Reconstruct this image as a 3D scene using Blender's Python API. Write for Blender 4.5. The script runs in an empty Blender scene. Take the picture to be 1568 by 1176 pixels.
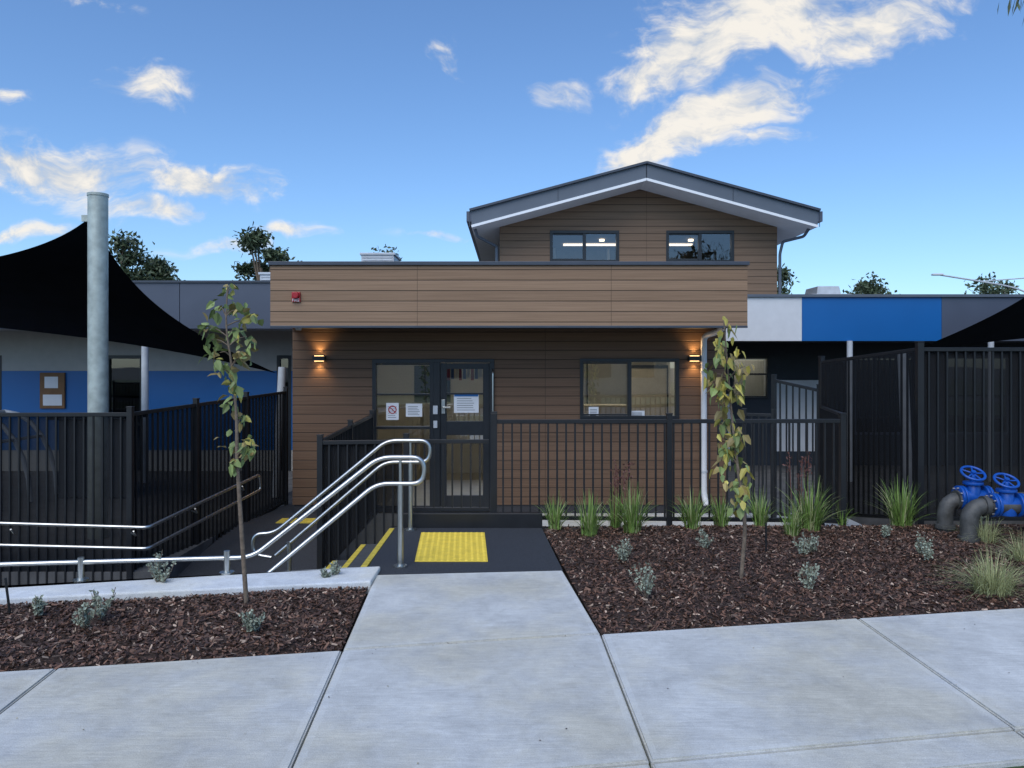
import bpy, bmesh, math, random
import numpy as np
from mathutils import Vector, Matrix, noise
random.seed(7)
F=1178.0; EYE=1.6
def P(px,py,d): return Vector(((px-784)/F*d, d, EYE-(py-560)/F*d))
def PX(px,d): return (px-784)/F*d
def PZ(py,d): return EYE-(py-560)/F*d
sc=bpy.context.scene
col=sc.collection
# ---------------------------------------------------------------- materials
def newmat(name):
    m=bpy.data.materials.new(name); m.use_nodes=True
    nt=m.node_tree; b=nt.nodes.get('Principled BSDF')
    return m,nt,b
def N(nt,t,**kw):
    n=nt.nodes.new(t)
    for k,v in kw.items(): setattr(n,k,v)
    return n
def c4(c): return (c[0],c[1],c[2],1)
def simple(name,c,rough=.5,metal=0.,var=.12,scale=6.,bump=0.,bscale=60.,spec=.5):
    m,nt,b=newmat(name); L=nt.links.new
    b.inputs['Roughness'].default_value=rough; b.inputs['Metallic'].default_value=metal
    b.inputs['Specular IOR Level'].default_value=spec
    tc=N(nt,'ShaderNodeNewGeometry')
    no=N(nt,'ShaderNodeTexNoise'); no.inputs['Scale'].default_value=scale; no.inputs['Detail'].default_value=3
    L(tc.outputs['Position'],no.inputs['Vector'])
    r=N(nt,'ShaderNodeValToRGB')
    r.color_ramp.elements[0].position=.3; r.color_ramp.elements[1].position=.7
    r.color_ramp.elements[0].color=c4([x*(1-var) for x in c]); r.color_ramp.elements[1].color=c4([min(1,x*(1+var)) for x in c])
    L(no.outputs['Fac'],r.inputs['Fac']); L(r.outputs['Color'],b.inputs['Base Color'])
    if bump>0:
        n2=N(nt,'ShaderNodeTexNoise'); n2.inputs['Scale'].default_value=bscale; n2.inputs['Detail'].default_value=3
        L(tc.outputs['Position'],n2.inputs['Vector'])
        bp=N(nt,'ShaderNodeBump'); bp.inputs['Strength'].default_value=bump; bp.inputs['Distance'].default_value=.01
        L(n2.outputs['Fac'],bp.inputs['Height']); L(bp.outputs['Normal'],b.inputs['Normal'])
    return m
def emis(name,c,s):
    m,nt,b=newmat(name); b.inputs['Base Color'].default_value=c4(c)
    b.inputs['Emission Color'].default_value=c4(c); b.inputs['Emission Strength'].default_value=s
    return m
def math_(nt,op,a=None,b=None,c=None):
    n=nt.nodes.new('ShaderNodeMath'); n.operation=op
    for i,v in enumerate((a,b,c)):
        if v is None: continue
        if isinstance(v,(int,float)): n.inputs[i].default_value=v
        else: nt.links.new(v,n.inputs[i])
    return n.outputs[0]
def mixc(nt,fac,a,b,mode='MIX'):
    n=nt.nodes.new('ShaderNodeMix'); n.data_type='RGBA'; n.blend_type=mode
    for s,v in ((n.inputs[0],fac),(n.inputs[6],a),(n.inputs[7],b)):
        if isinstance(v,(int,float)): s.default_value=v
        elif isinstance(v,tuple): s.default_value=v
        else: nt.links.new(v,s)
    return n.outputs[2]
def mrange(nt,o,a,b_,lo=0.,hi=1.,smooth=False):
    q=N(nt,'ShaderNodeMapRange')
    if smooth: q.interpolation_type='SMOOTHSTEP'
    nt.links.new(o,q.inputs[0]); q.inputs[1].default_value=a; q.inputs[2].default_value=b_; q.inputs[3].default_value=lo; q.inputs[4].default_value=hi; return q.outputs[0]
def cladding(name,c1,c2,bh=.135,z0=0.,joints=()):
    m,nt,b=newmat(name); L=nt.links.new
    g=N(nt,'ShaderNodeNewGeometry'); s=N(nt,'ShaderNodeSeparateXYZ'); L(g.outputs['Position'],s.inputs[0])
    t=math_(nt,'DIVIDE',math_(nt,'SUBTRACT',s.outputs['Z'],z0),bh)
    fr=math_(nt,'FRACT',t); bi=math_(nt,'FLOOR',t)
    d=math_(nt,'ABSOLUTE',math_(nt,'SUBTRACT',fr,.5))
    groove=mrange(nt,d,.435,.478,0,1,True)
    for j in joints:
        dj=math_(nt,'ABSOLUTE',math_(nt,'SUBTRACT',s.outputs['X'],j))
        groove=math_(nt,'MAXIMUM',groove,math_(nt,'MULTIPLY',math_(nt,'LESS_THAN',dj,.0035),.7))
    wn=N(nt,'ShaderNodeTexWhiteNoise'); wn.noise_dimensions='1D'; L(bi,wn.inputs['W'])
    cm=N(nt,'ShaderNodeCombineXYZ'); L(math_(nt,'ADD',math_(nt,'MULTIPLY',s.outputs['X'],.9),math_(nt,'MULTIPLY',wn.outputs['Value'],30)),cm.inputs[0]); L(math_(nt,'MULTIPLY',s.outputs['Y'],.9),cm.inputs[1]); L(math_(nt,'MULTIPLY',s.outputs['Z'],55),cm.inputs[2])
    no=N(nt,'ShaderNodeTexNoise'); no.inputs['Scale'].default_value=1.; no.inputs['Detail'].default_value=5; no.inputs['Roughness'].default_value=.6; L(cm.outputs[0],no.inputs['Vector'])
    f=math_(nt,'ADD',math_(nt,'MULTIPLY',mrange(nt,no.outputs['Fac'],.3,.7),.65),math_(nt,'MULTIPLY',wn.outputs['Value'],.35))
    cc=mixc(nt,f,c4(c1),c4(c2))
    cc=mixc(nt,math_(nt,'MULTIPLY',groove,.78),cc,(.022,.015,.011,1))
    L(cc,b.inputs['Base Color'])
    h=math_(nt,'SUBTRACT',math_(nt,'MULTIPLY',no.outputs['Fac'],.08),groove)
    bp=N(nt,'ShaderNodeBump'); bp.inputs['Strength'].default_value=.6; bp.inputs['Distance'].default_value=.006; L(h,bp.inputs['Height']); L(bp.outputs['Normal'],b.inputs['Normal'])
    b.inputs['Roughness'].default_value=.6; b.inputs['Specular IOR Level'].default_value=.3
    return m
M={}
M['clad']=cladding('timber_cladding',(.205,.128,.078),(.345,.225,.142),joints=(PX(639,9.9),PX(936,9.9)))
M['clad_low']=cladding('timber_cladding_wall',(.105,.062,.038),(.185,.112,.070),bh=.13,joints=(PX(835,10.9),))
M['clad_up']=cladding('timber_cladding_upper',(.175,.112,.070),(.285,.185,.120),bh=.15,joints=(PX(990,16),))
M['black']=simple('black_powdercoat',(.012,.013,.015),rough=.4,var=.2)
M['frame']=simple('window_frame_black',(.015,.018,.022),rough=.35)
M['greymetal']=simple('grey_fascia_metal',(.105,.125,.155),rough=.4,var=.06,scale=2)
M['greymetal_d']=simple('dark_fascia_metal',(.075,.09,.125),rough=.4,var=.06,scale=2)
M['cap']=simple('dark_capping',(.05,.06,.08),rough=.35)
M['white']=simple('white_paint',(.66,.67,.68),rough=.5,var=.04)
M['soffitw']=simple('white_soffit',(.82,.84,.86),rough=.5,var=.03)
M['palewall']=simple('pale_wall',(.42,.41,.385),rough=.7,var=.05)
M['blue']=simple('blue_panel',(.005,.115,.36),rough=.4,var=.05,scale=1)
M['navy']=simple('navy_wall',(.02,.028,.04),rough=.6)
M['soffitd']=simple('dark_soffit',(.03,.03,.035),rough=.6)
M['galv']=simple('galvanised_steel',(.44,.49,.45),rough=.5,metal=.3,var=.2,scale=9,bump=.1)
M['steel']=simple('brushed_stainless',(.60,.60,.57),rough=.33,metal=1.,var=.06,scale=30)
M['sail']=simple('shade_cloth',(.005,.006,.009),rough=.9,var=.25,scale=3,bump=.3,bscale=200,spec=.1)
M['red']=simple('red_plastic',(.38,.012,.02),rough=.3)
M['yellow']=simple('yellow_tactile',(.82,.60,.07),rough=.6,var=.12,scale=14)
M['yellow_d']=simple('yellow_nosing',(.60,.46,.06),rough=.7,var=.2,scale=20)
M['pipegrey']=simple('pipe_grey_steel',(.065,.065,.062),rough=.55,var=.35,scale=14,bump=.3)
M['valveblue']=simple('blue_epoxy',(.006,.075,.36),rough=.35,var=.15)
M['bolt']=simple('zinc_bolt',(.4,.4,.4),rough=.4,metal=.8)
M['paper']=simple('paper',(.75,.76,.78),rough=.8,var=.03)
M['cork']=simple('cork_board',(.22,.12,.06),rough=.9)
M['interior']=simple('interior_wall',(.60,.57,.50),rough=.8,var=.03)
M['room_up']=simple('upper_room_lining',(.22,.19,.16),rough=.8,var=.1)
M['doorwood']=simple('interior_door',(.42,.37,.29),rough=.6)
M['roof']=simple('roof_metal',(.2,.22,.25),rough=.5)
M['hvac']=simple('hvac_pale',(.5,.53,.56),rough=.4)
M['step']=simple('step_concrete',(.06,.065,.07),rough=.85,var=.2,scale=20,bump=.4,bscale=150)
M['soil']=simple('soil',(.04,.024,.017),rough=1,var=.4,scale=30,bump=1,bscale=50)
def leafmat(name,c,var=.35):
    m,nt,b=newmat(name); L=nt.links.new
    g=N(nt,'ShaderNodeNewGeometry'); r=N(nt,'ShaderNodeValToRGB'); L(g.outputs['Random Per Island'],r.inputs[0])
    r.color_ramp.elements[0].color=c4([x*(1-var) for x in c]); r.color_ramp.elements[1].color=c4([x*(1+var) for x in c])
    L(r.outputs[0],b.inputs['Base Color']); b.inputs['Roughness'].default_value=.55
    return m
M['leaf_g']=leafmat('leaf_green',(.19,.25,.08)); M['leaf_y']=leafmat('leaf_yellow',(.46,.40,.09)); M['leaf_o']=leafmat('leaf_olive',(.28,.22,.08),.45)
M['grass']=leafmat('lomandra_green',(.17,.27,.06),.45); M['grass_y']=leafmat('grass_straw',(.36,.38,.18)); M['shrub']=leafmat('grey_green_leaf',(.31,.35,.27),.3)
M['redleaf']=leafmat('red_flower_stalk',(.12,.05,.04)); M['euc']=leafmat('eucalypt_foliage',(.06,.085,.04),.5)
M['bark']=simple('bark',(.17,.13,.095),rough=.9,var=.3,scale=30,bump=.6)
M['chipA']=leafmat('mulch_dark',(.068,.037,.025),.5); M['chipB']=leafmat('mulch_red',(.145,.074,.046),.5); M['chipC']=leafmat('mulch_tan',(.42,.31,.23),.4)
def glassmat(name,tint,base=.1):
    m,nt,b=newmat(name); L=nt.links.new; nt.nodes.remove(b)
    t=N(nt,'ShaderNodeBsdfTransparent'); t.inputs[0].default_value=c4(tint)
    g=N(nt,'ShaderNodeBsdfGlossy'); g.inputs['Roughness'].default_value=.012; g.inputs[0].default_value=(.9,.95,1,1)
    ge=N(nt,'ShaderNodeNewGeometry'); nz=N(nt,'ShaderNodeTexNoise'); nz.inputs['Scale'].default_value=1.3; nz.inputs['Detail'].default_value=1; L(ge.outputs['Position'],nz.inputs[0])
    bp=N(nt,'ShaderNodeBump'); bp.inputs['Strength'].default_value=.05; bp.inputs['Distance'].default_value=.02; L(nz.outputs[0],bp.inputs['Height']); L(bp.outputs[0],g.inputs['Normal'])
    fr=N(nt,'ShaderNodeFresnel'); fr.inputs[0].default_value=1.5
    f=math_(nt,'ADD',math_(nt,'MULTIPLY',fr.outputs[0],1.3),base)
    mx=N(nt,'ShaderNodeMixShader'); L(f,mx.inputs[0]); L(t.outputs[0],mx.inputs[1]); L(g.outputs[0],mx.inputs[2]); L(mx.outputs[0],nt.nodes['Material Output'].inputs[0])
    return m
M['glass']=glassmat('window_glass',(.66,.69,.68),.22)
M['glass_up']=glassmat('upper_window_glass',(.6,.6,.58),.06)
def meshscreen(name,alpha,c=(.010,.011,.013)):
    m,nt,b=newmat(name); L=nt.links.new
    b.inputs['Base Color'].default_value=c4(c); b.inputs['Roughness'].default_value=.8; b.inputs['Specular IOR Level'].default_value=.2
    t=N(nt,'ShaderNodeBsdfTransparent'); mx=N(nt,'ShaderNodeMixShader'); mx.inputs[0].default_value=alpha
    L(t.outputs[0],mx.inputs[1]); L(b.outputs[0],mx.inputs[2]); L(mx.outputs[0],nt.nodes['Material Output'].inputs[0])
    return m
M['screen']=meshscreen('perforated_screen',.90); M['screen2']=meshscreen('shade_mesh_screen',.84)
def concrete(name,c,streak=True):
    m,nt,b=newmat(name); L=nt.links.new
    g=N(nt,'ShaderNodeNewGeometry')
    # blotchy cement stains
    n1=N(nt,'ShaderNodeTexNoise'); n1.inputs['Scale'].default_value=3.4; n1.inputs['Detail'].default_value=9; n1.inputs['Roughness'].default_value=.74; n1.inputs['Distortion'].default_value=.25; L(g.outputs['Position'],n1.inputs[0])
    # fine broom texture
    mp=N(nt,'ShaderNodeMapping'); mp.inputs['Scale'].default_value=(7,60,7); mp.inputs['Rotation'].default_value=(0,0,math.radians(-12)); L(g.outputs['Position'],mp.inputs[0])
    n2=N(nt,'ShaderNodeTexNoise'); n2.inputs['Scale'].default_value=1.; n2.inputs['Detail'].default_value=5; n2.inputs['Distortion'].default_value=.6; L(mp.outputs[0],n2.inputs[0])
    n3=N(nt,'ShaderNodeTexNoise'); n3.inputs['Scale'].default_value=190; n3.inputs['Detail'].default_value=2; L(g.outputs['Position'],n3.inputs[0])
    n4=N(nt,'ShaderNodeTexNoise'); n4.inputs['Scale'].default_value=.85; n4.inputs['Detail'].default_value=5; n4.inputs['Roughness'].default_value=.65; L(g.outputs['Position'],n4.inputs[0])
    v=math_(nt,'MULTIPLY',mrange(nt,n1.outputs[0],.34,.66,.76,1.12),mrange(nt,n2.outputs[0],.33,.67,.93,1.05) if streak else 1.0)
    v=math_(nt,'MULTIPLY',v,mrange(nt,n3.outputs[0],.3,.7,.84,1.14))
    v=math_(nt,'MULTIPLY',v,mrange(nt,n4.outputs[0],.35,.65,1.05,.90))
    cb=mixc(nt,mrange(nt,n4.outputs[0],.44,.60,0,.8),c4(c),c4([c[0]*.98,c[1]*.92,c[2]*.78]))
    sc_=N(nt,'ShaderNodeVectorMath'); sc_.operation='SCALE'; L(cb,sc_.inputs[0]); L(v,sc_.inputs['Scale']); L(sc_.outputs[0],b.inputs['Base Color'])
    b.inputs['Roughness'].default_value=.85
    bp=N(nt,'ShaderNodeBump'); bp.inputs['Strength'].default_value=.45; bp.inputs['Distance'].default_value=.005
    L(math_(nt,'ADD',n2.outputs[0],math_(nt,'MULTIPLY',n3.outputs[0],.6)),bp.inputs['Height']); L(bp.outputs[0],b.inputs['Normal'])
    return m
M['conc']=concrete('concrete_footpath',(.57,.58,.565)); M['conc_edge']=concrete('concrete_margin',(.60,.615,.605),False)
M['kerbw']=concrete('pale_concrete_kerb',(.68,.71,.73),False)
M['paving']=simple('yard_paving',(.10,.10,.10),rough=.9,var=.3,scale=5)
M['asphalt']=simple('asphalt',(.032,.036,.044),rough=.8,var=.6,scale=110,bump=.6,bscale=160)
M['lawn']=simple('lawn_grass',(.05,.075,.025),rough=.9,var=.5,scale=20,bump=1,bscale=120)
M['ground']=simple('ground_gravel',(.10,.10,.09),rough=.95,var=.3,scale=4,bump=.6,bscale=60)
M['brick']=simple('brick_wall',(.50,.43,.35),rough=.85,var=.15,scale=12)
M['tile']=simple('roof_tile',(.16,.10,.08),rough=.8,var=.2,scale=8)
# ---------------------------------------------------------------- mesh helpers
def empty(name,loc=(0,0,0)):
    o=bpy.data.objects.new(name,None); o.empty_display_size=.2; o.location=loc; col.objects.link(o); return o
class MB:
    def __init__(s): s.v=[]; s.f=[]; s.m=[]
    def quad(s,a,b,c,d,m=0):
        i=len(s.v); s.v+= [tuple(a),tuple(b),tuple(c),tuple(d)]; s.f.append((i,i+1,i+2,i+3)); s.m.append(m)
    def poly(s,pts,m=0):
        i=len(s.v); s.v+=[tuple(p) for p in pts]; s.f.append(tuple(range(i,i+len(pts)))); s.m.append(m)
    def hexa(s,p,m=0):
        i=len(s.v); s.v+=[tuple(q) for q in p]
        for f in ((3,2,1,0),(4,5,6,7),(0,1,5,4),(1,2,6,5),(2,3,7,6),(3,0,4,7)): s.f.append(tuple(i+k for k in f)); s.m.append(m)
    def box(s,x0,x1,y0,y1,z0,z1,m=0):
        s.hexa([(x0,y0,z0),(x1,y0,z0),(x1,y1,z0),(x0,y1,z0),(x0,y0,z1),(x1,y0,z1),(x1,y1,z1),(x0,y1,z1)],m)
    def beam(s,a,b,w,h,m=0,up=Vector((0,0,1))):
        a=Vector(a); b=Vector(b); d=(b-a).normalized()
        if abs(d.dot(up))>.99: up=Vector((0,1,0))
        sx=d.cross(up).normalized()*w/2; sz=sx.cross(d).normalized()*h/2
        s.hexa([a-sx-sz,a+sx-sz,b+sx-sz,b-sx-sz,a-sx+sz,a+sx+sz,b+sx+sz,b-sx+sz],m)
    def prism(s,pts,z0,z1,m=0,mt=None):
        n=len(pts); i=len(s.v); s.v+=[(p[0],p[1],z0) for p in pts]+[(p[0],p[1],z1) for p in pts]
        s.f.append(tuple(i+k for k in range(n))[::-1]); s.m.append(m)
        s.f.append(tuple(i+n+k for k in range(n))); s.m.append(m if mt is None else mt)
        for k in range(n): s.f.append((i+k,i+(k+1)%n,i+n+(k+1)%n,i+n+k)); s.m.append(m)
    def cyl(s,a,b,r0,r1=None,n=16,m=0,caps=True):
        if r1 is None: r1=r0
        a=Vector(a); b=Vector(b); d=(b-a).normalized(); up=Vector((0,0,1)) if abs(d.z)<.95 else Vector((1,0,0))
        x=d.cross(up).normalized(); y=d.cross(x).normalized(); i=len(s.v)
        for q,r in ((a,r0),(b,r1)):
            for k in range(n):
                t=2*math.pi*k/n; s.v.append(tuple(q+x*math.cos(t)*r+y*math.sin(t)*r))
        for k in range(n): s.f.append((i+k,i+(k+1)%n,i+n+(k+1)%n,i+n+k)); s.m.append(m)
        if caps:
            s.f.append(tuple(i+k for k in range(n))[::-1]); s.m.append(m); s.f.append(tuple(i+n+k for k in range(n))); s.m.append(m)
    def obj(s,name,mats,parent=None,bevel=0,smooth=False):
        me=bpy.data.meshes.new(name); me.from_pydata(s.v,[],s.f)
        if not isinstance(mats,(list,tuple)): mats=[mats]
        for m in mats: me.materials.append(M[m] if isinstance(m,str) else m)
        me.polygons.foreach_set('material_index',s.m)
        if smooth: me.polygons.foreach_set('use_smooth',[True]*len(s.f))
        me.update()
        if len(s.f)<3000:
            bm=bmesh.new(); bm.from_mesh(me); bmesh.ops.recalc_face_normals(bm,faces=bm.faces); bm.to_mesh(me); bm.free()
        o=bpy.data.objects.new(name,me); col.objects.link(o)
        if parent: o.parent=parent
        if bevel:
            b=o.modifiers.new('b','BEVEL'); b.width=bevel; b.segments=2; b.limit_method='ANGLE'
        if smooth:
            md=o.modifiers.new('w','EDGE_SPLIT'); md.split_angle=math.radians(40)
        return o
def fillet(pts,r,n=6):
    pts=[Vector(p) for p in pts]; out=[pts[0]]
    for i in range(1,len(pts)-1):
        a,b,c=pts[i-1],pts[i],pts[i+1]; u=(a-b); v=(c-b)
        rr=min(r,u.length*.49,v.length*.49); p0=b+u.normalized()*rr; p1=b+v.normalized()*rr
        for k in range(n+1):
            t=k/n; out.append(p0*(1-t)**2+b*2*t*(1-t)+p1*t*t)
    out.append(pts[-1]); return out
def tube(name,pts,r,mat,parent=None,fil=.08,radii=None,res=6):
    cu=bpy.data.curves.new(name,'CURVE'); cu.dimensions='3D'; cu.bevel_depth=r; cu.bevel_resolution=res; cu.use_fill_caps=True
    q=fillet(pts,fil) if fil else [Vector(p) for p in pts]
    sp=cu.splines.new('POLY'); sp.points.add(len(q)-1)
    for i,p in enumerate(q):
        sp.points[i].co=(*p,1); sp.points[i].radius= 1 if radii is None else radii[0]+(radii[1]-radii[0])*i/(len(q)-1)
    sp.use_smooth=True
    cu.materials.append(M[mat]); o=bpy.data.objects.new(name,cu); col.objects.link(o)
    if parent: o.parent=parent
    return o
# ---------------------------------------------------------------- ground
mb=MB(); mb.quad((-900,-900,-.92),(900,-900,-.92),(900,900,-.92),(-900,900,-.92)); mb.obj('ground','ground')
def fb(x): return 4.50+.175*x
def ff(x): return 3.02+.17*x
mb=MB()
mb.prism([(-40,-3.2),(60,-3.2),(60,fb(20)+3),(20,fb(20)-.02),(-20,fb(-20)-.02)],-.9,-.03); mb.obj('nature_strip_lawn','lawn')
mb=MB(); mb.box(-300,300,-11,-3.35,-.91,-.17); mb.obj('road','asphalt')
mb=MB(); mb.box(-300,300,-3.35,-3.2,-.9,-.02); mb.obj('road_kerb','kerbw',bevel=.02)
mb=MB(); mb.box(-300,300,-60,-11.02,-.9,-.05); mb.obj('far_verge_lawn','lawn')
fp=empty('concrete_footpath')
joints=[(-8.4,-8.3),(-6.9,-6.8),(-5.45,-5.35),(-3.93,-3.8),(-2.41,-2.28),(-.956,-.868),(.53,.56),(2.19,2.22),(3.75,3.78),(5.3,5.33),(6.85,6.9),(8.4,8.4)]
def slab(name,pts,parent,z1=0.,z0=-.1,inset=.045):
    bm=bmesh.new()
    c=sum((Vector((p[0],p[1],0)) for p in pts),Vector())/len(pts)
    vs=[]
    for p in pts:
        q=Vector((p[0],p[1],0)); q=q+(c-q).normalized()*.007; vs.append(bm.verts.new((q.x,q.y,z1)))
    f=bm.faces.new(vs)
    if f.normal.z<0: f.normal_flip()
    r=bmesh.ops.extrude_face_region(bm,geom=[f])
    bm.normal_update()
    top=[g for g in r['geom'] if isinstance(g,bmesh.types.BMFace)][0]
    for v in vs: v.co.z=z0
    bmesh.ops.recalc_face_normals(bm,faces=bm.faces)
    for ff_ in bm.faces: ff_.material_index=1
    bmesh.ops.bevel(bm,geom=[e for e in top.edges],offset=.008,segments=2,affect='EDGES')
    bm.normal_update()
    top=max(bm.faces,key=lambda q:q.calc_area() if q.normal.z>.9 else 0)
    bmesh.ops.inset_individual(bm,faces=[top],thickness=inset)
    top.material_index=0
    me=bpy.data.meshes.new(name); bm.to_mesh(me); bm.free(); me.materials.append(M['conc']); me.materials.append(M['conc_edge'])
    o=bpy.data.objects.new(name,me); col.objects.link(o); o.parent=parent
for i in range(len(joints)-1):
    a,b=joints[i],joints[i+1]
    slab('slab_%d'%i,[(a[1],ff(a[1])),(b[1],ff(b[1])),(b[0],fb(b[0])),(a[0],fb(a[0]))],fp)
    slab('kerb_slab_%d'%i,[(a[1],ff(a[1])-.24),(b[1],ff(b[1])-.24),(b[1],ff(b[1])-.006),(a[1],ff(a[1])-.006)],fp,z1=-.006,inset=.03)
ep=empty('entry_path')
A=(-.956,fb(-.956)+.01);B=(.53,fb(.53)+.01);C=(.399,6.02);D=(-1.045,5.89)
slab('concrete_slab',[A,B,C,D],ep)
E=(.297,7.6);Fp=(-1.22,7.6);D2=(-1.14,6.04)
mb=MB(); mb.prism([(-1.05,5.905),(.40,6.03),E,Fp,D2],-.9,-.002); mb.obj('asphalt_landing','asphalt',ep,bevel=.006)
tg=empty('tactile_paving')
mb=MB(); a0=Vector((-.794,6.28));a1=Vector((-.197,6.28));b1=Vector((-.262,7.36));b0=Vector((-.868,7.36))
mb.prism([a0,a1,b1,b0],-.001,.006)
mb.obj('pad','yellow',tg)
mb=MB()
nx,ny=12,21
for i in range(nx):
    for j in range(ny):
        u=(i+.5)/nx; v=(j+.5)/ny; p=(a0*(1-u)+a1*u)*(1-v)+(b0*(1-u)+b1*u)*v
        mb.cyl((p.x,p.y,.005),(p.x,p.y,.011),.016,.011,n=8)
mb.obj('domes','yellow',tg)
# ---------------------------------------------------------------- mulch beds
def bed(name,corner,nchips,nu=90,nv=50):
    par=empty(name)
    c=[Vector(p) for p in corner]
    def pt(u,v): return (c[0]*(1-u)+c[1]*u)*(1-v)+(c[3]*(1-u)+c[2]*u)*v
    def hz(p): return .004+.030*noise.noise(Vector((p.x*1.1,p.y*1.1,0)))+.020*noise.noise(Vector((p.x*6,p.y*6,1)))
    def zz(p,u,v):
        e=min(1,min(u,1-u,v,1-v)*12); return hz(p)*e-.014*(1-e)
    V=[];Fc=[]
    for j in range(nv+1):
        for i in range(nu+1):
            u=i/nu; v=j/nv; p=pt(u,v); V.append((p.x,p.y,zz(p,u,v)-.008))
    for j in range(nv):
        for i in range(nu):
            k=j*(nu+1)+i; Fc.append((k,k+1,k+nu+2,k+nu+1))
    me=bpy.data.meshes.new('soil'); me.from_pydata(V,[],Fc); me.materials.append(M['soil']); o=bpy.data.objects.new('soil',me); col.objects.link(o); o.parent=par
    mb=MB()
    for k in range(nchips):
        u,v=random.random(),random.random(); p=pt(u,v)
        z=zz(p,u,v)+random.random()*.014-.004
        big=random.random()<.15
        L=random.uniform(.006,.018)*(1.7 if big else 1); W=random.uniform(.003,.007)*(1.4 if big else 1)
        an=random.uniform(0,math.pi*2); ti=random.gauss(0,.4); ro=random.gauss(0,.55)
        d=Vector((math.cos(an)*math.cos(ti),math.sin(an)*math.cos(ti),math.sin(ti)))
        s=Vector((-math.sin(an)*math.cos(ro),math.cos(an)*math.cos(ro),math.sin(ro)))
        q=Vector((p.x,p.y,z)); r=random.random(); m=0 if r<.50 else (1 if r<.945 else 2)
        mb.quad(q-d*L-s*W,q+d*L-s*W*.7,q+d*L*.9+s*W,q-d*L+s*W*.8,m)
    mb.obj('wood_chips',['chipA','chipB','chipC'],par)
def kf(x): return 5.79+.175*x
def kb(x): return 6.29+.23*x
bed('mulch_bed',[(-7,fb(-7)+.01),(-.97,fb(-.97)+.01),(-1.05,kf(-1.05)),(-7,kf(-7))],30000,nu=110,nv=24)
bed('mulch_bed',[(.54,fb(.54)+.01),(9,fb(9)+.01),(9,7.85),(.30,7.72)],75000)
mb=MB(); mb.prism([(-7,fb(-7)),(-.98,fb(-.98)),(-1.05,kf(-1.05)),(-7,kf(-7))],-.9,-.06); mb.prism([(.56,fb(.56)),(30,fb(30)),(30,7.9),(.32,7.7)],-.9,-.06); mb.obj('garden_bed_base','soil')
mb=MB(); mb.prism([(-1.03,kf(-1.03)),(-1.03,6.03),(-1.3,kb(-1.3)),(-16,kb(-16)),(-16,kf(-16))],-.9,.03); mb.obj('retaining_wall','kerbw',bevel=.012)
# ---------------------------------------------------------------- stairs & lower level
st=empty('entry_stairs'); mb=MB(); ys=MB()
for i in range(5):
    x1=-1.2-.28*i; zt=-.16*(i+1)
    if i<4: mb.box(x1-.28,x1,5.75,7.6,-.9,zt,0)
    zz=-.16*i
    ys.box(x1-.003,x1+.045,6.1,7.56,zz-.05,zz+.004,0)
mb.obj('treads','step',st,bevel=.006); ys.obj('nosings','yellow_d',st)
lf=MB(); lf.prism([(-2.32,5.4),(-2.32,7.9),(-12,7.9),(-12,3)],-.91,-.80); lf.obj('lower_path','asphalt')
rp=MB()
rp.hexa([(-3.9,7.9,-.9),(-1.9,7.9,-.9),(-1.9,12,-.9),(-3.7,12,-.9),(-3.9,7.9,-.80),(-1.9,7.9,-.80),(-1.9,10.2,-.5),(-3.7,10.2,-.5)])
rp.hexa([(-3.7,10.2,-.9),(-1.9,10.2,-.9),(-1.9,15,-.9),(-3.7,15,-.9),(-3.7,10.2,-.5),(-1.9,10.2,-.5),(-1.9,15,-.5),(-3.7,15,-.5)])
rp.obj('access_ramp','asphalt')
ys=MB(); ys.box(-3.15,-2.45,10.25,10.55,-.5,-.49); ys.obj('tactile_paving','yellow_d')
mb=MB(); mb.box(-1.9,4.6,7.78,10.9,-.9,-.49); mb.obj('entry_forecourt','conc')
mb=MB(); mb.box(-1.22,8,7.62,7.76,-.9,-.02); mb.obj('retaining_edge','step')
mb=MB(); mb.box(-1.10,.30,7.60,7.68,-.03,.14); mb.obj('kerb_upstand','black',bevel=.005)
mb=MB(); mb.box(3.03,30,10.9,30,-.9,-.5); mb.box(-30,-3.7,7.9,30,-.9,-.52); mb.obj('play_yard_paving','paving')
# playground climbing arches behind the left fence
pe=empty('playground_climbing_frame')
for k,yy in enumerate((11.2,11.9,12.6)):
    pts=[(-8.3+1.1*0+math.cos(t)*.85,yy,-.5+math.sin(t)*1.35) for t in [math.pi*j/12 for j in range(13)]]
    tube('arch',pts,.035,'hvac',pe,fil=0)
for t in (.25,.5,.75): 
    x=-8.3+math.cos(math.pi*t)*.85; z=-.5+math.sin(math.pi*t)*1.35; tube('bar',[(x,11.2,z),(x,12.6,z)],.025,'hvac',pe,fil=0)
mb=MB(); mb.box(-7.2,-6.1,12.2,12.3,-.5,.75); mb.box(-7.25,-6.05,12.0,12.8,.75,.8); mb.obj('panel','navy',pe,bevel=.02)
# ---------------------------------------------------------------- handrails
def rails(name,y0,y1,xe,xs,xb,ztop,zb,tail=None):
    par=empty(name)
    zl=ztop-.21
    pts_top=[(xb,y1,zb),(xs,y0,ztop),(xe,y0,ztop),(xe,y0,zl),(xs-.02,y0,zl),(xb+.02,y1,zb-.21)]
    if tail: pts_top=[tail]+pts_top+[(tail[0],tail[1],tail[2]-.21)]
    else: pts_top=[(xb-.02,y1,zb-.23),(xb-.2,y1,zb-.20),(xb-.2,y1,zb)]+pts_top
    tube('rail',pts_top,.0185,'steel',par,fil=.10)
    return par
h=rails('stair_handrail',6.13,5.86,-.70,-1.06,-1.98,.87,.14,tail=(-6,5.05,.22))
def post(par,x,y,z0,z1,name='post'):
    tube(name,[(x,y,z0),(x,y,z1)],.023,'steel',par,fil=0)
    mb=MB(); mb.cyl((x,y,z0),(x,y,z0+.012),.055); mb.obj('base_plate','steel',par)
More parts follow.
